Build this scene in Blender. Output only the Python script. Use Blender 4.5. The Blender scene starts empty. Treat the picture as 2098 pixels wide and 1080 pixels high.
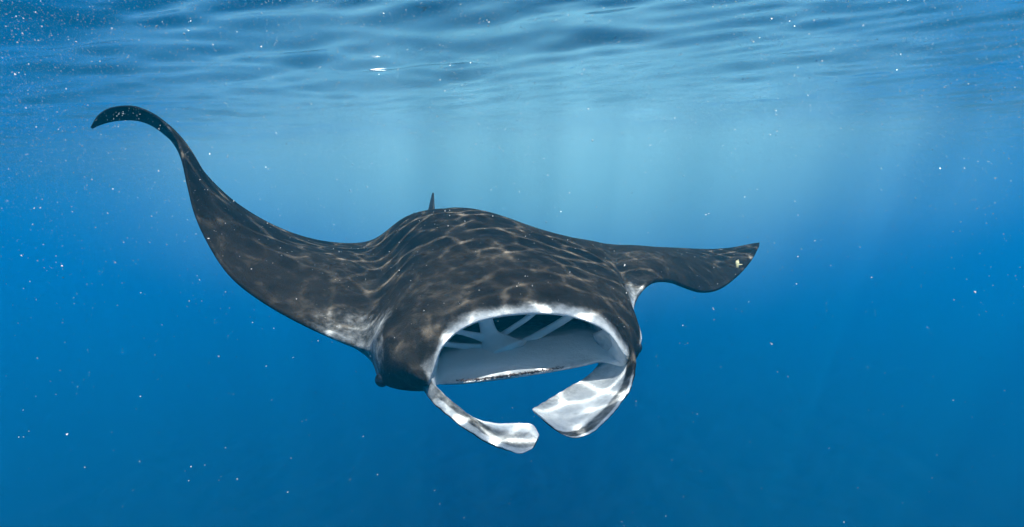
import bpy, math, random
import numpy as np
from mathutils import Vector, Matrix

random.seed(7)
rng = np.random.default_rng(11)
R = math.radians
scene = bpy.context.scene
C = scene.collection

# ------------------------------------------------------------------ camera, sky, sun, exposure
CAM_Z = -0.68                     # sea surface is z = 0
PITCH = R(-6.2); ROLL = R(-2.2)
cam_d = bpy.data.cameras.new('camera'); cam = bpy.data.objects.new('camera', cam_d); C.objects.link(cam)
CAM_M = Matrix.Translation(Vector((0, 0, CAM_Z))) @ Matrix.Rotation(R(90) + PITCH, 4, 'X') @ Matrix.Rotation(ROLL, 4, 'Z')
cam.matrix_world = CAM_M
cam_d.sensor_width = 36; cam_d.lens = 36 * 1400 / 2098
cam_d.clip_start = 0.02; cam_d.clip_end = 2000
scene.camera = cam

SUN_EL, SUN_AZ = 64.5, 170          # azimuth clockwise from +Y (view direction); the sun is high behind the camera
to_sun = Vector((math.sin(R(SUN_AZ)) * math.cos(R(SUN_EL)), math.cos(R(SUN_AZ)) * math.cos(R(SUN_EL)), math.sin(R(SUN_EL))))
world = bpy.data.worlds.new('World'); scene.world = world; world.use_nodes = True
wn = world.node_tree
sky = wn.nodes.new('ShaderNodeTexSky'); sky.sky_type = 'NISHITA'; sky.sun_disc = False
sky.sun_elevation = R(SUN_EL); sky.sun_rotation = R(SUN_AZ)
bg = wn.nodes['Background']; bg.inputs['Strength'].default_value = 0.15
wn.links.new(sky.outputs['Color'], bg.inputs['Color'])
sun_d = bpy.data.lights.new('sun', 'SUN'); sun = bpy.data.objects.new('sun', sun_d); C.objects.link(sun)
sun_d.energy = 5.0; sun_d.angle = R(0.3); sun_d.color = (1.0, 0.95, 0.88)
sun.rotation_euler = to_sun.to_track_quat('Z', 'Y').to_euler()
sun.location = (0, 0, 30)

vs = scene.view_settings
scene.display_settings.display_device = 'sRGB'
vs.view_transform = 'Standard'; vs.look = 'None'; vs.gamma = 1; vs.exposure = 0.42; vs.use_curve_mapping = False
cy = scene.cycles
cy.use_denoising = True
try:
    cy.denoiser = 'OPENIMAGEDENOISE'
except Exception:
    pass
cy.max_bounces = 10; cy.diffuse_bounces = 6; cy.glossy_bounces = 3; cy.transparent_max_bounces = 12
cy.volume_bounces = 2; cy.transmission_bounces = 4
cy.caustics_reflective = False; cy.caustics_refractive = False
cy.sample_clamp_indirect = 8.0
cy.use_adaptive_sampling = True; cy.adaptive_threshold = 0.03
HAZE = True

# ------------------------------------------------------------------ helpers
CM = np.array(CAM_M)
F = 1400.0
def P(x, y, d):
    """A point seen at (x, y) of the 2098 x 1080 photograph, d metres in front of the camera."""
    v = CM @ np.array([(x - 1049) / F * d, (540 - y) / F * d, -d, 1.0])
    return v[:3]

def put(o, parent=None, label=None, category=None, group=None, kind=None):
    C.objects.link(o)
    if parent is not None: o.parent = parent; o.matrix_parent_inverse = parent.matrix_world.inverted()
    if label: o['label'] = label
    if category: o['category'] = category
    if group: o['group'] = group
    if kind: o['kind'] = kind
    return o

def mesh_obj(name, verts, faces, mat, smooth=True, attr=None, **kw):
    me = bpy.data.meshes.new(name)
    me.from_pydata(np.asarray(verts, dtype=float).tolist(), [], faces)
    me.update()
    if attr:
        for k, vals in attr.items():
            a = me.attributes.new(k, 'FLOAT', 'POINT'); a.data.foreach_set('value', np.asarray(vals, dtype=np.float32))
    if smooth: me.polygons.foreach_set('use_smooth', [True] * len(me.polygons))
    me.materials.append(mat)
    return put(bpy.data.objects.new(name, me), **kw)

def pchip(x, y, xq):
    """Monotone cubic through y[n, ...] at x[n]."""
    x = np.asarray(x, float); y = np.asarray(y, float)
    h = np.diff(x); sh = (-1,) + (1,) * (y.ndim - 1)
    dl = np.diff(y, axis=0) / h.reshape(sh)
    m = np.zeros_like(y)
    w1 = (2 * h[1:] + h[:-1]).reshape(sh); w2 = (h[1:] + 2 * h[:-1]).reshape(sh)
    a, b = dl[:-1], dl[1:]
    ok = a * b > 0
    with np.errstate(divide='ignore', invalid='ignore'):
        m[1:-1] = np.where(ok, (w1 + w2) / (w1 / a + w2 / b), 0)
    m[0] = dl[0]; m[-1] = dl[-1]
    k = np.clip(np.searchsorted(x, xq) - 1, 0, len(x) - 2)
    t = ((xq - x[k]) / h[k]).reshape(sh); hk = h[k].reshape(sh)
    return ((2*t**3 - 3*t**2 + 1) * y[k] + (t**3 - 2*t**2 + t) * hk * m[k] + (-2*t**3 + 3*t**2) * y[k+1] + (t**3 - t**2) * hk * m[k+1])

def catmull(x, y, xq):
    x = np.asarray(x, float); y = np.asarray(y, float)
    m = np.zeros_like(y); sh = (-1,) + (1,) * (y.ndim - 1)
    h = np.diff(x)
    dl = np.diff(y, axis=0) / h.reshape(sh)
    hl, hr = h[:-1].reshape(sh), h[1:].reshape(sh)
    m[1:-1] = (dl[:-1] * hr + dl[1:] * hl) / (hl + hr); m[0] = dl[0]; m[-1] = dl[-1]
    k = np.clip(np.searchsorted(x, xq) - 1, 0, len(x) - 2)
    t = ((xq - x[k]) / h[k]).reshape(sh); hk = h[k].reshape(sh)
    return ((2*t**3 - 3*t**2 + 1) * y[k] + (t**3 - 2*t**2 + t) * hk * m[k] + (-2*t**3 + 3*t**2) * y[k+1] + (t**3 - t**2) * hk * m[k+1])

def closed_loop(pts, n):
    """pts[S, K, D] -> samples of the closed centripetal Catmull-Rom loop, n per interval: [S, K*n, D]."""
    S, K, D = pts.shape
    ext = np.concatenate([pts[:, -2:], pts, pts[:, :3]], axis=1)
    out = np.zeros((S, K * n, D))
    tt = np.linspace(0, 1, n, endpoint=False)
    for i in range(K):
        p0, p1, p2, p3 = ext[:, i + 1], ext[:, i + 2], ext[:, i + 3], ext[:, i + 4]
        def al(a, b): return np.maximum(np.linalg.norm(a[:, :3] - b[:, :3], axis=1) ** 0.5, 1e-4)
        d1, d2, d3 = al(p1, p0)[:, None], al(p2, p1)[:, None], al(p3, p2)[:, None]
        m1 = (p1 - p0) / d1 - (p2 - p0) / (d1 + d2) + (p2 - p1) / d2
        m2 = (p2 - p1) / d2 - (p3 - p1) / (d2 + d3) + (p3 - p2) / d3
        m1 *= d2; m2 *= d2
        for j, t in enumerate(tt):
            out[:, i * n + j] = (2*t**3 - 3*t**2 + 1) * p1 + (t**3 - 2*t**2 + t) * m1 + (-2*t**3 + 3*t**2) * p2 + (t**3 - t**2) * m2
    return out

def unit(v): return v / np.maximum(np.linalg.norm(v, axis=-1, keepdims=True), 1e-9)

def tube_faces(S, N, cap=True):
    f = []
    for i in range(S - 1):
        for j in range(N):
            k = (j + 1) % N
            f.append((i * N + j, i * N + k, (i + 1) * N + k, (i + 1) * N + j))
    if cap:
        f.append(tuple(range(N - 1, -1, -1))); f.append(tuple((S - 1) * N + j for j in range(N)))
    return f

def N(nt, kind, **kw):
    n = nt.nodes.new(kind)
    for k, v in kw.items():
        if k in n.inputs and not hasattr(n, k): n.inputs[k].default_value = v
        else: setattr(n, k, v)
    return n

def math_node(nt, op, a, b=None, clamp=False):
    n = nt.nodes.new('ShaderNodeMath'); n.operation = op; n.use_clamp = clamp
    for i, v in enumerate((a, b)):
        if v is None: continue
        if isinstance(v, (int, float)): n.inputs[i].default_value = v
        else: nt.links.new(v, n.inputs[i])
    return n.outputs[0]

def ramp(nt, fac, stops):
    n = nt.nodes.new('ShaderNodeValToRGB'); nt.links.new(fac, n.inputs[0])
    e = n.color_ramp.elements
    while len(e) < len(stops): e.new(0.5)
    for el, (p, c) in zip(e, stops):
        el.position = p; el.color = (*c, 1) if len(c) == 3 else c
    return n.outputs['Color']

# ------------------------------------------------------------------ materials
def noise(nt, vec, scale, detail=4, rough=0.55, dist=0.0):
    n = nt.nodes.new('ShaderNodeTexNoise'); n.inputs['Scale'].default_value = scale
    n.inputs['Detail'].default_value = detail; n.inputs['Roughness'].default_value = rough
    n.inputs['Distortion'].default_value = dist
    if vec is not None: nt.links.new(vec, n.inputs['Vector'])
    return n.outputs['Fac']

def new_mat(name):
    m = bpy.data.materials.new(name); m.use_nodes = True
    nt = m.node_tree; b = nt.nodes['Principled BSDF']
    return m, nt, b

def skin_material():
    m, nt, b = new_mat('manta_skin')
    tc = nt.nodes.new('ShaderNodeTexCoord'); v = tc.outputs['Object']
    pale = nt.nodes.new('ShaderNodeAttribute'); pale.attribute_name = 'pale'
    n1 = noise(nt, v, 9, 5, 0.6); n2 = noise(nt, v, 55, 4, 0.6); n3 = noise(nt, v, 3.5, 3)
    # streaky break-up of the pale areas
    s = math_node(nt, 'ADD', math_node(nt, 'MULTIPLY', n1, 0.55), math_node(nt, 'MULTIPLY', n2, 0.35))
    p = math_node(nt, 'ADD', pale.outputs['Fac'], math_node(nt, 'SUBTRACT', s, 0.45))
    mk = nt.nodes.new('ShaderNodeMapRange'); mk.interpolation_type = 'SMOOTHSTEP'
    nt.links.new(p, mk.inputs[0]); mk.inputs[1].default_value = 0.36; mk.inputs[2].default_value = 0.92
    n4 = noise(nt, v, 24, 5, 0.65, 0.6)
    dark = ramp(nt, math_node(nt, 'ADD', math_node(nt, 'MULTIPLY', n1, 0.35), math_node(nt, 'ADD', math_node(nt, 'MULTIPLY', n3, 0.25), math_node(nt, 'MULTIPLY', n4, 0.4))),
                [(0.36, (0.0090, 0.0076, 0.0065)), (0.52, (0.023, 0.0188, 0.0152)), (0.65, (0.082, 0.067, 0.053))])
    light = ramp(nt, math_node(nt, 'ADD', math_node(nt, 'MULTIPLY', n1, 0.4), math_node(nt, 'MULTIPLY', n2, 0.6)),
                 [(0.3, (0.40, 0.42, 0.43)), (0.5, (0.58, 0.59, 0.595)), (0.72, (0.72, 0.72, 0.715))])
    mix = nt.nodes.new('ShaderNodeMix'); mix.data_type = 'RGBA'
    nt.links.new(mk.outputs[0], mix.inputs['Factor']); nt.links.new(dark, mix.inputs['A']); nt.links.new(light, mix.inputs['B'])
    mi = nt.nodes.new('ShaderNodeMapRange'); nt.links.new(pale.outputs['Fac'], mi.inputs[0]); mi.inputs[1].default_value = 1.0; mi.inputs[2].default_value = 1.35
    mouth = nt.nodes.new('ShaderNodeMix'); mouth.data_type = 'RGBA'; mouth.inputs['B'].default_value = (0.91, 0.92, 0.92, 1)
    nt.links.new(mi.outputs[0], mouth.inputs['Factor']); nt.links.new(mix.outputs['Result'], mouth.inputs['A'])
    nt.links.new(mouth.outputs['Result'], b.inputs['Base Color'])
    b.inputs['Roughness'].default_value = 0.7; b.inputs['Specular IOR Level'].default_value = 0.06
    bp = nt.nodes.new('ShaderNodeBump'); bp.inputs['Strength'].default_value = 0.5; bp.inputs['Distance'].default_value = 0.006
    nt.links.new(math_node(nt, 'ADD', n2, math_node(nt, 'MULTIPLY', noise(nt, v, 220, 2), 0.4)), bp.inputs['Height'])
    nt.links.new(bp.outputs['Normal'], b.inputs['Normal'])
    return m

def plain(name, c1, c2, scale=40, rough=0.5, spec=0.2, bump=0.002):
    m, nt, b = new_mat(name)
    tc = nt.nodes.new('ShaderNodeTexCoord')
    n = noise(nt, tc.outputs['Object'], scale, 4)
    nt.links.new(ramp(nt, n, [(0.3, c1), (0.7, c2)]), b.inputs['Base Color'])
    b.inputs['Roughness'].default_value = rough; b.inputs['Specular IOR Level'].default_value = spec
    bp = nt.nodes.new('ShaderNodeBump'); bp.inputs['Distance'].default_value = bump; bp.inputs['Strength'].default_value = 0.4
    nt.links.new(n, bp.inputs['Height']); nt.links.new(bp.outputs['Normal'], b.inputs['Normal'])
    return m

SKIN = skin_material()
GILL = plain('gill_tissue', (0.80, 0.82, 0.83), (0.88, 0.89, 0.89), 30, 0.6)
DARK = plain('dark_skin', (0.016, 0.015, 0.015), (0.045, 0.04, 0.036), 30, 0.5)
EYE = plain('eye_black', (0.004, 0.004, 0.005), (0.012, 0.012, 0.014), 80, 0.15, 0.5, 0.0)
TOOTH = plain('tooth_band', (0.05, 0.03, 0.03), (0.16, 0.11, 0.10), 160, 0.7)
GROWTH = plain('growth', (0.45, 0.40, 0.20), (0.75, 0.68, 0.42), 160, 0.6)
SPECK = plain('speck', (0.50, 0.50, 0.48), (0.66, 0.66, 0.64), 5, 0.8, 0.1, 0.0)
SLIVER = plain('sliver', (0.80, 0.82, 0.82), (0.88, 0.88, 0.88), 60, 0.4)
BED = plain('unseen_bed', (0.004, 0.007, 0.010), (0.005, 0.008, 0.011), 0.05, 0.9)

def water_surface_material():
    """Wavy skin of the sea: mirror beyond the critical angle, clear inside it, with a net of sunlight put into the clear colour."""
    m = bpy.data.materials.new('sea_surface'); m.use_nodes = True
    nt = m.node_tree; nt.nodes.clear()
    out = nt.nodes.new('ShaderNodeOutputMaterial')
    fr = nt.nodes.new('ShaderNodeFresnel'); fr.inputs['IOR'].default_value = 1.33
    gl = nt.nodes.new('ShaderNodeBsdfGlossy'); gl.inputs['Roughness'].default_value = 0.06
    gl.inputs['Color'].default_value = (0.97, 0.98, 1.0, 1)
    # net and shafts of light put into the tint, stored on the mesh
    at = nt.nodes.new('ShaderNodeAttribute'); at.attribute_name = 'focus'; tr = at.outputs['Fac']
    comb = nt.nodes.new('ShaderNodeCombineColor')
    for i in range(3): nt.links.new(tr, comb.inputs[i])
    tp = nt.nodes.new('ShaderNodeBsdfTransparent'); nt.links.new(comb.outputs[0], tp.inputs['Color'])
    mx = nt.nodes.new('ShaderNodeMixShader')
    nt.links.new(fr.outputs[0], mx.inputs[0]); nt.links.new(tp.outputs[0], mx.inputs[1]); nt.links.new(gl.outputs[0], mx.inputs[2])
    nt.links.new(mx.outputs[0], out.inputs['Surface'])
    return m

# ------------------------------------------------------------------ the sea: surface, unseen bed, and the hazy water itself
WG = np.random.default_rng(5)
WAVES = []                                                            # kx, ky, phase, amplitude
for lam, amp, n in ((7.0, 0.050, 5), (2.8, 0.022, 8), (1.2, 0.015, 12), (0.6, 0.013, 16), (0.28, 0.0088, 20)):
    for _ in range(n):
        a = R(68) + WG.normal() * 0.45; k = 2 * math.pi / (lam * WG.uniform(0.7, 1.4))
        WAVES.append((k * math.cos(a), k * math.sin(a), WG.uniform(0, 6.28), amp * WG.uniform(0.5, 1.0) / math.sqrt(n) * 0.8))
RIPPLES = []                                                          # the fine ripples that draw the net of light
for lam, amp, n in ((0.5, 0.0075, 8), (0.21, 0.0031, 12), (0.115, 0.0017, 14), (0.07, 0.0005, 14)):
    for _ in range(n):
        a = R(75) + WG.normal() * 1.5; k = 2 * math.pi / (lam * WG.uniform(0.75, 1.3))
        RIPPLES.append((k * math.cos(a), k * math.sin(a), WG.uniform(0, 6.28), amp * WG.uniform(0.5, 1.0) / math.sqrt(n) * 1.4))
def wave_height(x, y):
    h = np.zeros_like(x)
    for kx, ky, ph, a in WAVES:
        sn = np.sin(kx * x + ky * y + ph)
        h += a * (1 - np.abs(sn) ** 1.25 * np.sign(sn))
    return h - 0.10
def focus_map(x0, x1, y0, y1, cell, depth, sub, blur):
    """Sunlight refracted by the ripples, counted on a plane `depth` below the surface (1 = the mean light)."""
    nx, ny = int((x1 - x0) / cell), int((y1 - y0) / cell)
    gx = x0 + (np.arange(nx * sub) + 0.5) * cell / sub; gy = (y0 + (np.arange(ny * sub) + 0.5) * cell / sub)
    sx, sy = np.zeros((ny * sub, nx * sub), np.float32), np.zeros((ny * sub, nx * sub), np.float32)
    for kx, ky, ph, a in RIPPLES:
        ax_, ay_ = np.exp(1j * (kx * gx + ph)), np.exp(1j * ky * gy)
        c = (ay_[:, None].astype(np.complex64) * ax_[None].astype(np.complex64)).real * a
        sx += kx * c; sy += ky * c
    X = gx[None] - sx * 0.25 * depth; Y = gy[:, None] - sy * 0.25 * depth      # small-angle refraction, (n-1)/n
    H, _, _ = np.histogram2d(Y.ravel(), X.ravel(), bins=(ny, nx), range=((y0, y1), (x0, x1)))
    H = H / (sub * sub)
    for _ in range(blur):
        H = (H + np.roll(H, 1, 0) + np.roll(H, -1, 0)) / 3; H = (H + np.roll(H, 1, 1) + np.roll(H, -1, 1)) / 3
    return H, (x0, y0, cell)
def sample_map(M, X, Y):
    H, (x0, y0, c) = M
    fx = np.clip((X - x0) / c - 0.5, 0, H.shape[1] - 1.001); fy = np.clip((Y - y0) / c - 0.5, 0, H.shape[0] - 1.001)
    ix, iy = fx.astype(int), fy.astype(int); tx, ty = fx - ix, fy - iy
    return (H[iy, ix] * (1 - tx) + H[iy, ix + 1] * tx) * (1 - ty) + (H[iy + 1, ix] * (1 - tx) + H[iy + 1, ix + 1] * tx) * ty
def sea_surface():
    fx0, fx1, fy0, fy1, fc = -1.6, 1.2, 0.7, 3.05, 0.0075
    yy = np.concatenate([np.linspace(-90, -6, 20), np.arange(-5, fy0, 0.12), np.arange(fy0, fy1, fc), np.arange(fy1 + 0.02, 12, 0.045), np.arange(12, 24, 0.09), np.geomspace(24.3, 180, 60)])
    xx = np.concatenate([-np.geomspace(14.3, 160, 36)[::-1], np.arange(-14, -9, 0.15), np.arange(-9, fx0 - 0.02, 0.06), np.arange(fx0, fx1, fc), np.arange(fx1 + 0.03, 9, 0.06), np.arange(9, 14.01, 0.15), np.geomspace(14.3, 160, 36)])
    X, Y = np.meshgrid(xx, yy); Z = wave_height(X, Y)
    fade = np.clip(1.4 - np.hypot(X, Y) / 60, 0, 1); Z = Z * fade
    dep = 0.65
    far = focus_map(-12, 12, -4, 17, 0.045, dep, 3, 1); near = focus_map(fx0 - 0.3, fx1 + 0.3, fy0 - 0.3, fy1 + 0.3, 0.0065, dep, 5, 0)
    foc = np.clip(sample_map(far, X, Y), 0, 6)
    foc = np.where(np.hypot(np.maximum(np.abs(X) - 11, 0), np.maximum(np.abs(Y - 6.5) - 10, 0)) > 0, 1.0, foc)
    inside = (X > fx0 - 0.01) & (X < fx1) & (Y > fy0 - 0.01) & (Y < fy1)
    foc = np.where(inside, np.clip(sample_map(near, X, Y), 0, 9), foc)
    g = np.random.default_rng(21); net_contrast = np.zeros_like(X)              # random patches where the tinted light net is stronger
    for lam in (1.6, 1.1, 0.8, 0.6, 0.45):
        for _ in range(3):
            a = g.uniform(0, 6.28); k = 2 * math.pi / lam; net_contrast += np.sin(k * (X * math.cos(a) + Y * math.sin(a)) + g.uniform(0, 6.28)) * lam
    net_contrast = np.clip(0.95 + 0.27 * net_contrast, 0.35, 1.6)
    foc = np.maximum(1 + (foc - 1) * net_contrast * 0.66, 0.05)
    shaft_tint = np.zeros_like(X)                                          # random bands of light and shade put into the tint as shafts
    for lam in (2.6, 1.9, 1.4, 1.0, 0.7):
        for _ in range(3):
            a = g.normal() * 0.7; k = 2 * math.pi / lam; shaft_tint += np.sin(k * (X * math.cos(a) + Y * math.sin(a)) + g.uniform(0, 6.28)) / 3
    foc = np.where(inside, foc, foc * np.clip(1 + 0.34 * shaft_tint, 0.25, 2.6))
    nx, ny = len(xx), len(yy)
    v = np.stack([X, Y, Z], -1).reshape(-1, 3)
    idx = np.arange(nx * ny).reshape(ny, nx)
    f = np.stack([idx[:-1, :-1], idx[:-1, 1:], idx[1:, 1:], idx[1:, :-1]], -1).reshape(-1, 4)
    me = bpy.data.meshes.new('water_surface')
    me.vertices.add(len(v)); me.vertices.foreach_set('co', v.astype(np.float32).ravel())
    me.loops.add(f.size); me.loops.foreach_set('vertex_index', f.astype(np.int32).ravel())
    me.polygons.add(len(f)); me.polygons.foreach_set('loop_start', np.arange(0, f.size, 4, dtype=np.int32))
    me.polygons.foreach_set('use_smooth', np.ones(len(f), dtype=bool))
    me.update(calc_edges=True)
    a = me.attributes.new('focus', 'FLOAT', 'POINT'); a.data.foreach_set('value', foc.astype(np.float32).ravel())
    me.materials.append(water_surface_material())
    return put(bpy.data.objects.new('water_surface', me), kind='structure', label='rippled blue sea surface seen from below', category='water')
sea_surface()

def unseen_bed():
    n = 40; s = np.linspace(-300, 300, n); X, Y = np.meshgrid(s, s)
    Z = -10 + 0.2 * np.sin(X * 0.05) * np.cos(Y * 0.04)  # unseen bed, kept shallow and dark to darken the lower water
    v = np.stack([X, Y, Z], -1).reshape(-1, 3); idx = np.arange(n * n).reshape(n, n)
    f = np.stack([idx[:-1, :-1], idx[:-1, 1:], idx[1:, 1:], idx[1:, :-1]], -1).reshape(-1, 4)
    return mesh_obj('ground', v, f.tolist(), BED, kind='structure', label='unseen dark sea bed added to darken the lower water', category='ground')
unseen_bed()

def haze_box():
    m = bpy.data.materials.new('sea_water'); m.use_nodes = True; nt = m.node_tree; nt.nodes.clear()
    out = nt.nodes.new('ShaderNodeOutputMaterial'); pv = nt.nodes.new('ShaderNodeVolumePrincipled')
    pv.inputs['Density'].default_value = 0.082
    pv.inputs['Color'].default_value = (0.002, 0.275, 0.455, 1)
    pv.inputs['Absorption Color'].default_value = (0.0, 0.25, 0.76, 1)
    pv.inputs['Anisotropy'].default_value = 0.3
    nt.links.new(pv.outputs[0], out.inputs['Volume'])
    x, y0, y1, z0, z1 = 150, -80, 170, -11.4, 0.45
    v = [(-x, y0, z0), (x, y0, z0), (x, y1, z0), (-x, y1, z0), (-x, y0, z1), (x, y0, z1), (x, y1, z1), (-x, y1, z1)]
    f = [(0, 3, 2, 1), (4, 5, 6, 7), (0, 1, 5, 4), (1, 2, 6, 5), (2, 3, 7, 6), (3, 0, 4, 7)]
    return mesh_obj('haze', v, f, m, smooth=False, kind='stuff', label='clear blue sea water around the manta ray', category='water')
if HAZE: haze_box()

def bm_check(o):
    import bmesh
    bm = bmesh.new(); bm.from_mesh(o.data); bmesh.ops.recalc_face_normals(bm, faces=bm.faces); bm.to_mesh(o.data); bm.free()
def bubble_cloud(c, rad, dens, label):
    """Fine bubbles and dust hanging under the surface, thinning out towards the edge of the cloud."""
    m = bpy.data.materials.new('fine_bubbles'); m.use_nodes = True; nt = m.node_tree; nt.nodes.clear()
    out = nt.nodes.new('ShaderNodeOutputMaterial'); pv = nt.nodes.new('ShaderNodeVolumePrincipled')
    tc = nt.nodes.new('ShaderNodeTexCoord'); ln = nt.nodes.new('ShaderNodeVectorMath'); ln.operation = 'LENGTH'
    nt.links.new(tc.outputs['Object'], ln.inputs[0])
    w = math_node(nt, 'ADD', ln.outputs['Value'], math_node(nt, 'MULTIPLY', noise(nt, tc.outputs['Object'], 1.8, 1), 0.35))
    mr = nt.nodes.new('ShaderNodeMapRange'); mr.interpolation_type = 'SMOOTHERSTEP'
    nt.links.new(w, mr.inputs[0]); mr.inputs[1].default_value = 0.05; mr.inputs[2].default_value = 1.05; mr.inputs[3].default_value = dens; mr.inputs[4].default_value = 0.0
    nt.links.new(mr.outputs[0], pv.inputs['Density'])
    pv.inputs['Color'].default_value = (0.62, 0.93, 0.98, 1); pv.inputs['Anisotropy'].default_value = 0.2
    nt.links.new(pv.outputs[0], out.inputs['Volume'])
    V = []; nu, nv = 32, 10
    for i in range(nv):
        for j in range(nu):
            a, b = math.pi / 2 * (1 - i / nv), 2 * math.pi * j / nu
            V.append((math.sin(a) * math.cos(b), math.sin(a) * math.sin(b), -math.cos(a)))
    o = mesh_obj('bubble_cloud', V, tube_faces(nv, nu), m, smooth=False, kind='stuff', label=label, category='bubbles')
    bm_check(o)
    o.location = c; o.scale = rad
    return o
if HAZE:
    bubble_cloud((0.4, 8.0, 0.0), (7.2, 6.4, 2.6), 0.85, 'pale haze of fine bubbles hanging below the surface behind the ray')

# ------------------------------------------------------------------ the manta ray
manta = bpy.data.objects.new('manta_ray', None)
manta.location = P(960, 560, 2.3); manta.empty_display_size = 0.3
put(manta, label='large black and white manta ray swimming towards the camera with mouth wide open', category='manta ray')
bpy.context.view_layer.update()

# --- body: one continuous skin, lofted from wing tip to wing tip. A station is a closed loop of 16 points (x, y, z, pale):
#     Fu T1 T2 T3 T4 TE  B1 B2 B3 Fl  I1..I6   (upper lip / leading edge, back, trailing edge, belly, lower lip, mouth)
def wing(le, te, th, camber=0.0, nose=0.008, edge=0.0, belly=1.0):
    return dict(le=np.array(P(*le)), te=np.array(P(*te)), th=th, camber=camber, nose=nose, edge=edge, belly=belly)
def sec(Fu, T, TE, B, Fl, I=None, pT=(0, 0, 0, 0), pFu=0.0, pFl=0.0, pI=None, pB=(1, 1, 1)):
    p3 = lambda q: np.array(P(*q))
    if I is None:                                   # no mouth here: a plain rounded front
        a, b = np.array(Fl, float), np.array(Fu, float)
        I = []
        for t in (1/7, 2/7, 3/7, 4/7, 5/7, 6/7):
            q = a + (b - a) * t; q[2] -= 0.035 * math.sin(math.pi * t) * min(1, abs(Fl[1] - Fu[1]) / 80.0); I.append(tuple(q))
    if pI is None: pI = [pFl + (pFu - pFl) * k / 7 for k in range(1, 7)]
    pts = [Fu, *T, TE, *B, Fl, *I]
    pal = [pFu, *pT, 0.2, *pB, pFl, *pI]
    return np.array([np.append(p3(q), w) for q, w in zip(pts, pal)])

ST = []
L = [  # left wing, tip first
    wing((187, 262, 2.04), (190, 264, 2.05), 0.004, nose=0.003, belly=0),
    wing((200, 240, 2.03), (206, 256, 2.06), 0.008, nose=0.004, belly=0),
    wing((226, 223, 2.02), (236, 248, 2.07), 0.010, nose=0.004, belly=0),
    wing((265, 218, 2.01), (275, 246, 2.09), 0.012, nose=0.004, edge=0.3, belly=0),
    wing((305, 230, 1.99), (310, 256, 2.11), 0.014, nose=0.004, edge=0.35, belly=0),
    wing((342, 258, 1.97), (341, 279, 2.13), 0.016, nose=0.004, edge=0.4, belly=0.1),
    wing((365, 290, 1.95), (366, 300, 2.15), 0.020, nose=0.005, edge=0.4, belly=0.1),
    wing((378, 330, 1.93), (392, 320, 2.18), 0.024, nose=0.006, edge=0.35, belly=0.2),
    wing((388, 385, 1.91), (422, 358, 2.22), 0.028, nose=0.006, edge=0.2, belly=0.3),
    wing((401, 435, 1.89), (470, 406, 2.28), 0.034, nose=0.007, belly=0.5),
    wing((428, 494, 1.87), (525, 443, 2.36), 0.042, nose=0.008, belly=0.8),
    wing((476, 564, 1.84), (585, 473, 2.46), 0.052, nose=0.010, belly=1),
    wing((541, 614, 1.82), (645, 492, 2.56), 0.064, nose=0.011, belly=1),
    wing((620, 658, 1.80), (700, 499, 2.66), 0.076, nose=0.012, belly=1, edge=0.38),
    wing((692, 690, 1.79), (742, 499, 2.75), 0.090, nose=0.014, belly=1, edge=0.58),
]
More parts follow.
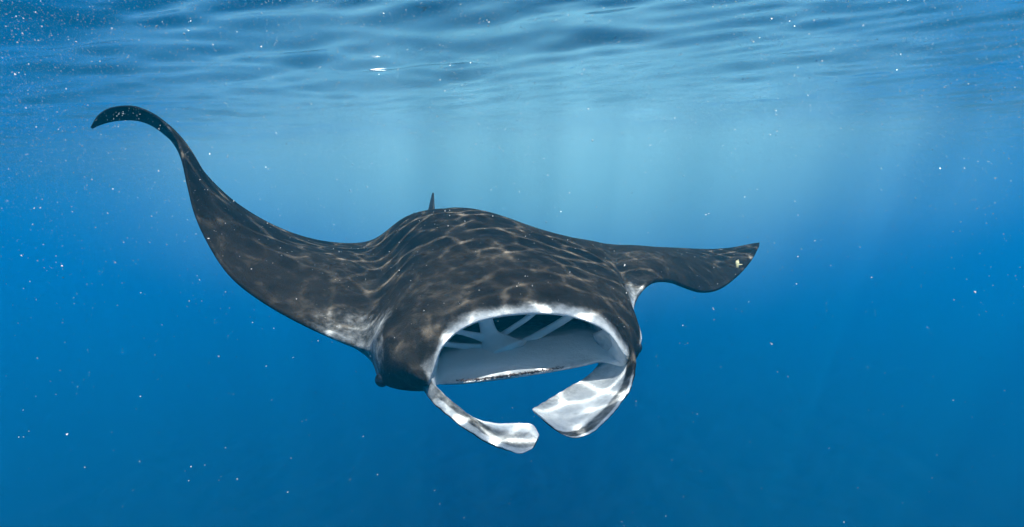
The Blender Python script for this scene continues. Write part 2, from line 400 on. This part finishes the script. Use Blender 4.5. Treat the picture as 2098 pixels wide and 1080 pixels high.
CENTRE = [
    sec((750, 712, 1.77), [(757, 680, 1.82), (768, 612, 1.98), (780, 540, 2.25), (782, 484, 2.55)], (792, 490, 2.86),
        [(780, 560, 2.55), (765, 660, 2.2), (757, 730, 1.95)], (752, 726, 1.79), pFu=0.6, pT=(0.5, 0.15, 0, 0), pFl=0.6),
    sec((772, 686, 1.665), [(790, 648, 1.70), (815, 580, 1.86), (832, 500, 2.15), (826, 443, 2.5)], (840, 470, 2.9),
        [(830, 570, 2.6), (800, 680, 2.2), (785, 765, 1.85)], (777, 780, 1.67), pFu=0.6, pT=(0.48, 0.08, 0, 0), pFl=0.55),
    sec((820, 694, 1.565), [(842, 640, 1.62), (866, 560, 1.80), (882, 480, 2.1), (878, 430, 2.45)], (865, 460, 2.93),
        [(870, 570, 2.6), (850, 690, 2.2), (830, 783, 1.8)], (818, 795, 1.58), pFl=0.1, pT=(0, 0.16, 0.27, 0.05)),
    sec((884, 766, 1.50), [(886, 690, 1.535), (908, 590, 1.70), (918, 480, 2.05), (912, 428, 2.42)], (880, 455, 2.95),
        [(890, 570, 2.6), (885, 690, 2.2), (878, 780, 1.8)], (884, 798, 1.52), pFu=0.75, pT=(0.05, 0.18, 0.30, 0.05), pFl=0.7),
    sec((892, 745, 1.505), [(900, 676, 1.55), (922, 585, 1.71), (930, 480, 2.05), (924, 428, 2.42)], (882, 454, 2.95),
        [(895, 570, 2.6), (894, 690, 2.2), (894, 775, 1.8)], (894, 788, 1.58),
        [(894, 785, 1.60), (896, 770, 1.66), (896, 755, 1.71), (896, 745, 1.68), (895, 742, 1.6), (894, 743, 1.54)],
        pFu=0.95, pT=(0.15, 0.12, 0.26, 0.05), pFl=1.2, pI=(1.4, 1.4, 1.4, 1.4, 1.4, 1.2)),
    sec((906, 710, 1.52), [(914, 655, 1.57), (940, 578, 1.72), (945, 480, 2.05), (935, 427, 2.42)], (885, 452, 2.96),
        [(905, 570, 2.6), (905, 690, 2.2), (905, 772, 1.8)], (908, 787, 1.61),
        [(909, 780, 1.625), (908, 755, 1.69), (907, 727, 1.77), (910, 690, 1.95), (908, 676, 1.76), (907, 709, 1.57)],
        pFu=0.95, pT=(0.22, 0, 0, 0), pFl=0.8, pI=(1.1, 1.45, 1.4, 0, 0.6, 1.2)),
    sec((965, 663, 1.555), [(972, 622, 1.60), (985, 562, 1.73), (975, 480, 2.02), (950, 427, 2.4)], (888, 450, 2.97),
        [(940, 570, 2.6), (955, 680, 2.2), (960, 765, 1.85)], (962, 784, 1.635),
        [(963, 774, 1.65), (965, 745, 1.71), (968, 718, 1.79), (970, 665, 2.06), (968, 626, 1.82), (966, 660, 1.61)],
        pFu=0.95, pT=(0.22, 0, 0, 0), pFl=0.8, pI=(1.1, 1.45, 1.4, 0, 0.6, 1.2)),
    sec((1060, 643, 1.59), [(1060, 604, 1.63), (1050, 553, 1.75), (1012, 483, 2.02), (970, 428, 2.4)], (892, 448, 2.98),
        [(990, 570, 2.6), (1040, 675, 2.2), (1060, 750, 1.9)], (1060, 771, 1.66),
        [(1060, 760, 1.675), (1060, 735, 1.735), (1055, 707, 1.82), (1050, 648, 2.12), (1055, 610, 1.87), (1060, 641, 1.645)],
        pFu=0.95, pT=(0.22, 0, 0, 0), pFl=0.8, pI=(1.1, 1.45, 1.4, 0, 0.6, 1.2)),
    sec((1130, 642, 1.60), [(1126, 604, 1.64), (1110, 553, 1.77), (1062, 490, 2.03), (1000, 433, 2.4)], (900, 448, 2.98),
        [(1020, 570, 2.6), (1090, 670, 2.2), (1125, 742, 1.9)], (1130, 760, 1.685),
        [(1130, 748, 1.70), (1130, 722, 1.76), (1130, 695, 1.84), (1122, 645, 2.14), (1125, 608, 1.89), (1130, 640, 1.655)],
        pFu=0.95, pT=(0.22, 0, 0, 0), pFl=0.8, pI=(1.1, 1.45, 1.4, 0, 0.6, 1.2)),
    sec((1200, 656, 1.60), [(1195, 617, 1.65), (1175, 563, 1.79), (1120, 505, 2.05), (1050, 449, 2.4)], (920, 450, 2.98),
        [(1060, 570, 2.6), (1150, 665, 2.25), (1192, 730, 1.92)], (1195, 748, 1.71),
        [(1195, 736, 1.725), (1195, 710, 1.78), (1197, 682, 1.85), (1182, 650, 2.04), (1190, 622, 1.87), (1200, 654, 1.655)],
        pFu=0.95, pT=(0.22, 0, 0, 0), pFl=0.8, pI=(1.1, 1.45, 1.4, 0.1, 0.6, 1.2)),
    sec((1250, 684, 1.60), [(1246, 638, 1.66), (1226, 584, 1.81), (1172, 520, 2.08), (1100, 468, 2.4)], (960, 465, 2.95),
        [(1100, 570, 2.6), (1200, 665, 2.3), (1238, 725, 1.95)], (1233, 739, 1.72),
        [(1235, 730, 1.73), (1239, 716, 1.76), (1241, 705, 1.77), (1244, 697, 1.77), (1247, 689, 1.73), (1250, 684, 1.65)],
        pFu=1, pT=(0.12, 0, 0, 0), pFl=1.2, pI=(1.4, 1.4, 1.4, 1.4, 1.4, 1.2)),
    sec((1281, 728, 1.60), [(1284, 680, 1.66), (1266, 610, 1.82), (1218, 535, 2.1), (1150, 481, 2.45)], (1020, 480, 2.94),
        [(1130, 570, 2.6), (1225, 665, 2.3), (1270, 730, 1.95)], (1278, 752, 1.64), pFu=0.9, pFl=1, pT=(0, 0, 0, 0)),
    sec((1300, 720, 1.68), [(1302, 670, 1.74), (1282, 608, 1.87), (1236, 540, 2.12), (1175, 487, 2.5)], (1060, 490, 2.94),
        [(1145, 565, 2.6), (1235, 660, 2.3), (1290, 722, 1.95)], (1298, 742, 1.70), pT=(0, 0, 0, 0)),
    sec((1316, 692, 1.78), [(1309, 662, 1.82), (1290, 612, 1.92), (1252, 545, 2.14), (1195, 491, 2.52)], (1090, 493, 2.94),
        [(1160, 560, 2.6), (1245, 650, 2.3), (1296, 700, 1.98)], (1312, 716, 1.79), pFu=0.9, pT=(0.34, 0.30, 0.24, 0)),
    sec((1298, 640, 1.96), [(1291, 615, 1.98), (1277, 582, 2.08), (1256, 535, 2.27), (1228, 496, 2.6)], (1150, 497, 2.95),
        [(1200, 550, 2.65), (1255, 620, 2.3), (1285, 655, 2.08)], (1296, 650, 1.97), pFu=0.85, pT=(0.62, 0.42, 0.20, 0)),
]
RW = [
    wing((1308, 600, 2.06), (1240, 501, 2.97), 0.075, nose=0.012, edge=0.6),
    wing((1335, 576, 2.12), (1305, 506, 3.01), 0.062, nose=0.010, edge=0.2),
    wing((1370, 574, 2.21), (1362, 507, 3.04), 0.050, nose=0.010),
    wing((1402, 586, 2.32), (1412, 509, 3.05), 0.040, nose=0.009),
    wing((1438, 597, 2.45), (1456, 511, 3.05), 0.032, nose=0.008),
    wing((1472, 592, 2.58), (1495, 508, 3.04), 0.026, nose=0.007),
    wing((1512, 563, 2.72), (1526, 502, 3.02), 0.018, nose=0.006),
    wing((1542, 528, 2.86), (1546, 498, 3.00), 0.012, nose=0.005),
    wing((1555, 503, 2.94), (1556, 497, 2.97), 0.006, nose=0.004),
]
def wing_stations(ws, before=None, after=None):
    le = np.array([w['le'] for w in ws]); te = np.array([w['te'] for w in ws])
    mid = le * 0.6 + te * 0.4
    ext = [mid[0] * 2 - mid[1] if before is None else before] + list(mid) + [mid[-1] * 2 - mid[-2] if after is None else after]
    out = []
    for i, w in enumerate(ws):
        t = unit(np.array(ext[i + 2]) - np.array(ext[i])); c = w['te'] - w['le']; cl = np.linalg.norm(c); ch = c / max(cl, 1e-6)
        n = unit(np.cross(t, ch)); w['n'] = n
        th, cam_, r, e, b = w['th'], w['camber'], w['nose'], w['edge'], w['belly']
        def at(x, k): return w['le'] + c * x + n * (th * k + cam_ * 4 * x * (1 - x))
        row = [(at(0, 0) + n * r * 0.8, e * 0.9), (at(0.13, 0.62), e * 0.5), (at(0.36, 1.0), 0), (at(0.62, 0.75), 0), (at(0.86, 0.28), 0), (at(1, 0), 0.1 * b),
               (at(0.72, -0.4), b), (at(0.4, -0.62), b), (at(0.13, -0.45), b * 0.9), (at(0, 0) - n * r * 0.8, max(e, b * 0.6))]
        for k in range(1, 7):
            a = -math.pi / 2 + math.pi * k / 7
            row.append((w['le'] + n * r * 0.8 * math.sin(a) - ch * r * math.cos(a), e))
        out.append(np.array([np.append(p, q) for p, q in row]))
    return out
cm0 = CENTRE[0][[0, 5], :3]; cmR = CENTRE[-1][[0, 5], :3]
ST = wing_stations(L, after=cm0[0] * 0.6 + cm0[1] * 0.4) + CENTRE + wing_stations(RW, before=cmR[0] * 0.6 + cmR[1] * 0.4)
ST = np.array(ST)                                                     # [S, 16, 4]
du = np.maximum(np.median(np.linalg.norm(np.diff(ST[:, :, :3], axis=0), axis=2), axis=1), 0.012)
U = np.concatenate([[0], np.cumsum(du)])
NU = 9
uq = np.unique(np.concatenate([np.linspace(U[i], U[i + 1], NU + 1) for i in range(len(U) - 1)]))
half = catmull(U, ST, uq) * 0.5 + pchip(U, ST, uq) * 0.5
NV = 9
loops = closed_loop(half, NV)
# soften the loft across the span a little
for _ in range(6):
    loops[1:-1, :, :3] = loops[1:-1, :, :3] * 0.5 + (loops[:-2, :, :3] + loops[2:, :, :3]) * 0.25
wt = np.zeros(loops.shape[1]); wt[NV:NV * 6] = 1.0                    # and the broad back and wings a little more
for _ in range(NV): wt = (np.roll(wt, 1) + wt + np.roll(wt, -1)) / 3
wt = (wt * 0.5)[None, :, None]
for _ in range(26):
    avg = (loops[:-2, :, :3] + loops[2:, :, :3]) * 0.5
    loops[1:-1, :, :3] += (avg - loops[1:-1, :, :3]) * wt
S_, N_ = loops.shape[:2]
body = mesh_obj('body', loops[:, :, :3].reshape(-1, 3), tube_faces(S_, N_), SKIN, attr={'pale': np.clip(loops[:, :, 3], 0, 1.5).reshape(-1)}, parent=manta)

# --- cephalic fins
def fin_strip(name, front, rear, inner_hint, th, cup, pale_in, pale_out, label, n_len=60, n_w=22):
    fr = np.array([P(*q) for q in front]); re = np.array([P(*q) for q in rear])
    n = len(fr); mid = (fr + re) / 2
    t = np.concatenate([[0], np.cumsum(np.linalg.norm(np.diff(mid, axis=0), axis=1) + 1e-3)])
    q = np.linspace(0, t[-1], n_len)
    fr, re = catmull(t, fr, q), catmull(t, re, q)
    th = pchip(t, np.array(th, float)[:, None], q)[:, 0]; cup = pchip(t, np.array(cup, float)[:, None], q)[:, 0]
    fl = np.random.default_rng(n_len + int(front[0][0]))                 # fleshy, slightly uneven margins
    for arr in (fr, re):
        jit = fl.normal(0, 0.0009, (n_len, 3)); jit[1:-1] = (jit[:-2] + jit[1:-1] * 2 + jit[2:]) / 4; jit[0] = 0; arr += jit
    tang = unit(np.gradient((fr + re) / 2, axis=0)); tang[1:-1] = unit(tang[:-2] + tang[1:-1] + tang[2:]); c = re - fr
    nin = unit(np.cross(tang, c))
    hint = np.array(inner_hint)
    if np.mean(nin @ hint) < 0: nin = -nin
    V, A = [], []
    vs_ = (1 - np.cos(np.linspace(0, math.pi, n_w))) / 2
    for i in range(n_len):
        s = i / (n_len - 1)
        for k, v in enumerate(vs_):                                    # inner face
            prof = (4 * v * (1 - v)) ** 0.5
            V.append(fr[i] + c[i] * v + nin[i] * (th[i] * prof * 0.5 - cup[i] * 4 * v * (1 - v))); A.append(pale_in(v, s))
        for v in vs_[-2:0:-1]:
            prof = (4 * v * (1 - v)) ** 0.5
            V.append(fr[i] + c[i] * v + nin[i] * (-th[i] * prof * 0.5 - cup[i] * 4 * v * (1 - v))); A.append(pale_out(v, s))
    return mesh_obj(name, V, tube_faces(n_len, 2 * n_w - 2), SKIN, attr={'pale': A}, parent=manta, label=label)

def step(x, a, b): t = min(1, max(0, (x - a) / (b - a))); return t * t * (3 - 2 * t)
def right_in(v, s):
    b = step(s, 0.22, 0.4)
    rim = (1 - step(v, 0.03, 0.07)) * b; inner = step(v, 0.13, 0.27)
    return max(rim * 0.85, inner * (0.95 - 0.22 * step(v, 0.75, 1.0)), 0.06 + 0.44 * b)
fin_strip('cephalic_fin',
          [(1262, 664, 1.635), (1288, 700, 1.635), (1300, 738, 1.60), (1295, 785, 1.55), (1271, 826, 1.50), (1240, 862, 1.46), (1205, 889, 1.44), (1172, 897, 1.44), (1150, 890, 1.46)],
          [(1214, 684, 1.80), (1224, 708, 1.80), (1229, 738, 1.77), (1210, 766, 1.73), (1170, 791, 1.68), (1130, 815, 1.63), (1103, 831, 1.58), (1091, 839, 1.55), (1094, 846, 1.55)],
          (-0.6, -0.6, 0.5), [0.034, 0.034, 0.030, 0.028, 0.025, 0.022, 0.018, 0.013, 0.006], [0.012, 0.016, 0.018, 0.022, 0.024, 0.024, 0.018, 0.01, 0.004],
          right_in, lambda v, s: 0.1, 'cephalic fin with white inner face curling down under the mouth on the right')
def left_in(v, s):
    rim = 1 - step(v, 0.12, 0.26); inner = step(v, 0.5, 0.78); b = step(s, 0.03, 0.16)
    tipw = step(s, 0.66, 0.9)
    return max(rim * 0.85 * step(s, 0.12, 0.3), inner * 0.9, tipw * step(v, 0.15, 0.5) * 0.66, 0.14 + 0.46 * b)
fin_strip('cephalic_fin',
          [(862, 764, 1.53), (867, 797, 1.51), (891, 826, 1.48), (925, 856, 1.45), (965, 885, 1.43), (1005, 907, 1.42), (1045, 923, 1.41), (1072, 928, 1.41), (1092, 918, 1.42)],
          [(892, 748, 1.53), (893, 788, 1.52), (909, 817, 1.51), (935, 841, 1.50), (968, 858, 1.50), (1012, 868, 1.51), (1060, 868, 1.51), (1093, 871, 1.50), (1104, 890, 1.47)],
          (0.3, -0.7, 0.6), [0.034, 0.030, 0.026, 0.024, 0.022, 0.020, 0.017, 0.012, 0.006], [0, -0.004, -0.006, -0.006, -0.002, 0.008, 0.012, 0.008, 0.003],
          left_in, lambda v, s: 0.5, 'narrow cephalic fin curling inwards under the mouth on the left')

# --- things inside the mouth
def bar(name, pts, w, mat=GILL, flat=0.6, n=24, m=12, parent=manta, label=None):
    p = np.array([P(*q) for q in pts]); t = np.concatenate([[0], np.cumsum(np.linalg.norm(np.diff(p, axis=0), axis=1))])
    q = np.linspace(0, t[-1], n); c = catmull(t, p, q); r = pchip(t, np.array(w, float)[:, None], q)[:, 0]
    tg = unit(np.gradient(c, axis=0)); view = unit(c - np.array([0, 0, CAM_Z]))
    a = unit(np.cross(tg, view)); b = unit(np.cross(a, tg))
    V = []
    for i in range(n):
        for k in range(m):
            th = 2 * math.pi * k / m; V.append(c[i] + a[i] * r[i] * math.cos(th) + b[i] * r[i] * flat * math.sin(th))
    return mesh_obj(name, V, tube_faces(n, m), mat, parent=parent, label=label)
bar('gill_column', [(1026, 728, 1.79), (1014, 705, 1.81), (1003, 685, 1.82), (996, 662, 1.82), (990, 635, 1.80)], [0.078, 0.044, 0.024, 0.020, 0.022], flat=0.35, label='pale central column between the gill openings in the mouth')
bar('gill_arch', [(1008, 700, 1.82), (1028, 687, 1.84), (1050, 672, 1.85), (1080, 652, 1.85), (1100, 635, 1.83)], [0.012, 0.0085, 0.0075, 0.0075, 0.008])
bar('gill_arch', [(1040, 722, 1.81), (1062, 708, 1.84), (1100, 688, 1.86), (1155, 656, 1.85), (1185, 635, 1.82)], [0.016, 0.0115, 0.0105, 0.0105, 0.011])
bar('gill_arch', [(900, 703, 1.74), (928, 707, 1.78), (955, 710, 1.81), (990, 714, 1.82)], [0.008, 0.0072, 0.0085, 0.013])
bar('gill_arch', [(920, 676, 1.74), (945, 681, 1.78), (966, 686, 1.81), (992, 692, 1.82)], [0.0072, 0.0072, 0.0085, 0.013])

# tooth band along the lower lip: a ragged low ridge
def tooth_band():
    p = np.array([P(*q) for q in [(935, 780, 1.622), (975, 778, 1.635), (1020, 772.5, 1.648), (1060, 767, 1.66), (1110, 759.5, 1.678), (1155, 751.5, 1.695)]])
    t = np.linspace(0, 1, len(p)); V, Fc = [], []
    for s in np.linspace(0, 1, 160):
        c = catmull(t, p, np.array([s]))[0]; env = math.sin(math.pi * min(1, s * 1.0)) ** 0.5
        for k in range(2):
            o = rng.normal(0, 0.0014, 3); r = (0.0008 + 0.0017 * env * rng.random())
            b0 = len(V); cc = c + o + np.array([0, -0.0015, 0.0005])
            for d in ((1, 0, 0), (-1, 0, 0), (0, 1, 0), (0, -1, 0), (0, 0, 1), (0, 0, -1)): V.append(cc + np.array(d) * r * (1.6 if d[0] else 1))
            for f in ((0, 2, 4), (2, 1, 4), (1, 3, 4), (3, 0, 4), (2, 0, 5), (1, 2, 5), (3, 1, 5), (0, 3, 5)): Fc.append(tuple(b0 + i for i in f))
    o = mesh_obj('tooth_band', V, Fc, TOOTH, parent=manta, label='dark ragged band of tiny teeth along the lower lip')
    o['kind'] = 'stuff'; return o
tooth_band()

# eyes
def ball(name, c, r, mat, squash=(1, 1, 1), parent=manta, label=None):
    V = []; nu, nv = 16, 10
    for i in range(1, nv):
        for j in range(nu):
            a, b = math.pi * i / nv, 2 * math.pi * j / nu
            V.append(c + r * np.array([math.sin(a) * math.cos(b) * squash[0], math.sin(a) * math.sin(b) * squash[1], math.cos(a) * squash[2]]))
    f = tube_faces(nv - 1, nu)
    return mesh_obj(name, V, f, mat, parent=parent, label=label)
ball('eye', P(783, 778, 1.66), 0.018, EYE, label='dark eye low on the left side of the head')
ball('eye', P(1302, 712, 1.80), 0.018, EYE, label='dark eye low on the right side of the head')

# dorsal fin and tail, behind the hump
def blade(name, base_a, base_b, tip, th, mat, label=None):
    a, b, t = P(*base_a), P(*base_b), P(*tip)
    fr = np.array([a, a * 0.5 + t * 0.5 + (a - b) * 0.05, t]); re = np.array([b, b * 0.5 + t * 0.5 - (b - a) * 0.05, t + (b - a) * 0.14])
    q = np.linspace(0, 2, 18); fr, re = catmull([0, 1, 2], fr, q), catmull([0, 1, 2], re, q)
    V = []; n = 8
    nrm = unit(np.cross(t - a, b - a))
    for i in range(18):
        w = th * (1 - i / 19)
        for v in np.linspace(0, 1, n): V.append(fr[i] + (re[i] - fr[i]) * v + nrm * w * (4 * v * (1 - v)) ** 0.5)
        for v in np.linspace(1, 0, n)[1:-1]: V.append(fr[i] + (re[i] - fr[i]) * v - nrm * w * (4 * v * (1 - v)) ** 0.5)
    return mesh_obj(name, V, tube_faces(18, 2 * n - 2), mat, parent=manta, label=label)
blade('dorsal_fin', (888, 470, 2.88), (862, 472, 3.08), (889, 395, 3.0), 0.016, DARK, 'small dark dorsal fin rising behind the humped back')
bar('tail', [(885, 458, 2.93), (870, 452, 3.2), (855, 446, 3.6), (850, 440, 4.0), (848, 436, 4.35)], [0.03, 0.018, 0.010, 0.006, 0.003], DARK, flat=1.0, label='thin dark whip tail trailing behind the body')

# small pale growth near the wing tip
def growth():
    p = lambda x, y: P(x, y, 2.755)
    parts = [((1511, 534), (1510, 552), 0.007), ((1510, 552), (1502, 554), 0.004), ((1510, 552), (1506, 558), 0.004), ((1511, 553), (1516, 556), 0.004), ((1512, 543), (1521, 542), 0.0025), ((1511, 536), (1513, 532), 0.003)]
    V, Fc = [], []
    for a, b, r in parts:
        A, B = p(*a), p(*b); d = unit(B - A); x = unit(np.cross(d, [0.2, 1, 0.1])); y = np.cross(d, x); b0 = len(V)
        for s in (0, 0.35, 0.7, 1.0):
            rr = r * (1.15 - 0.8 * abs(s - 0.35))
            for k in range(6):
                th = k * math.pi / 3; V.append(A + (B - A) * s + (x * math.cos(th) + y * math.sin(th)) * rr)
        Fc += [tuple(b0 + i for i in f) for f in tube_faces(4, 6)]
    return mesh_obj('skin_growth', V, Fc, GROWTH, parent=manta, label='small yellowish growth with stubby branches near the wing tip')
growth()

# ------------------------------------------------------------------ small things in the water
def sliver():  # thin white spindle set just under the surface
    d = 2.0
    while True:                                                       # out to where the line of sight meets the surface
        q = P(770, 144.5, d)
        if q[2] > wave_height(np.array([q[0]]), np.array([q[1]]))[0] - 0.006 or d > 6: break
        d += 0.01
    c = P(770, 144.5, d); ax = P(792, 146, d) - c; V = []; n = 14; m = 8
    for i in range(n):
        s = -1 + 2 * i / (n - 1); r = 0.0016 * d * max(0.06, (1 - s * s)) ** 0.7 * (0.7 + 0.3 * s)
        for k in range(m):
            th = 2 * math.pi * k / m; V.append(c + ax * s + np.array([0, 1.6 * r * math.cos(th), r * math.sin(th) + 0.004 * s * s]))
    return mesh_obj('white_sliver', V, tube_faces(n, m), SLIVER, label='thin bright white sliver just under the sea surface', category='debris')
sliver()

def plankton():
    faces = ((0, 1, 2), (0, 3, 1), (0, 2, 3), (1, 3, 2))
    g = np.random.default_rng(3)
    n = 330000
    depth = -0.16 - np.where(g.random(n) < 0.988, g.gamma(1.4, 0.14, n), g.uniform(0.3, 2.2, n))
    py = g.uniform(0.4, 8.5, n)
    pos = np.stack([g.uniform(-1, 1, n) * (0.9 * py + 0.8), py, depth], -1)
    size = np.clip(g.lognormal(-7.5, 0.42, n), 0.0003, 0.0013)
    keep = (np.linalg.norm(pos - np.array([0, 0, CAM_Z]), axis=1) > 0.85)
    p, r = pos[keep], size[keep][:, None]; k = len(p)
    q = unit(g.normal(size=(k, 3))); e = unit(np.cross(q, g.normal(size=(k, 3)))); w = np.cross(q, e)
    st = g.choice([1.0, 1.3, 2.4], size=(k, 1), p=[0.55, 0.33, 0.12])
    V = np.stack([p + q * r * st, p - q * r * 0.5 + e * r, p - q * r * 0.5 - e * r * 0.6 + w * r, p - q * r * 0.5 - e * r * 0.6 - w * r], 1).reshape(-1, 3)
    Fc = (np.array(faces)[None] + 4 * np.arange(k)[:, None, None]).reshape(-1, 3).tolist()
    return mesh_obj('plankton', V, Fc, SPECK, smooth=False, kind='stuff', label='tiny pale specks of plankton drifting all through the water', category='plankton')
plankton()
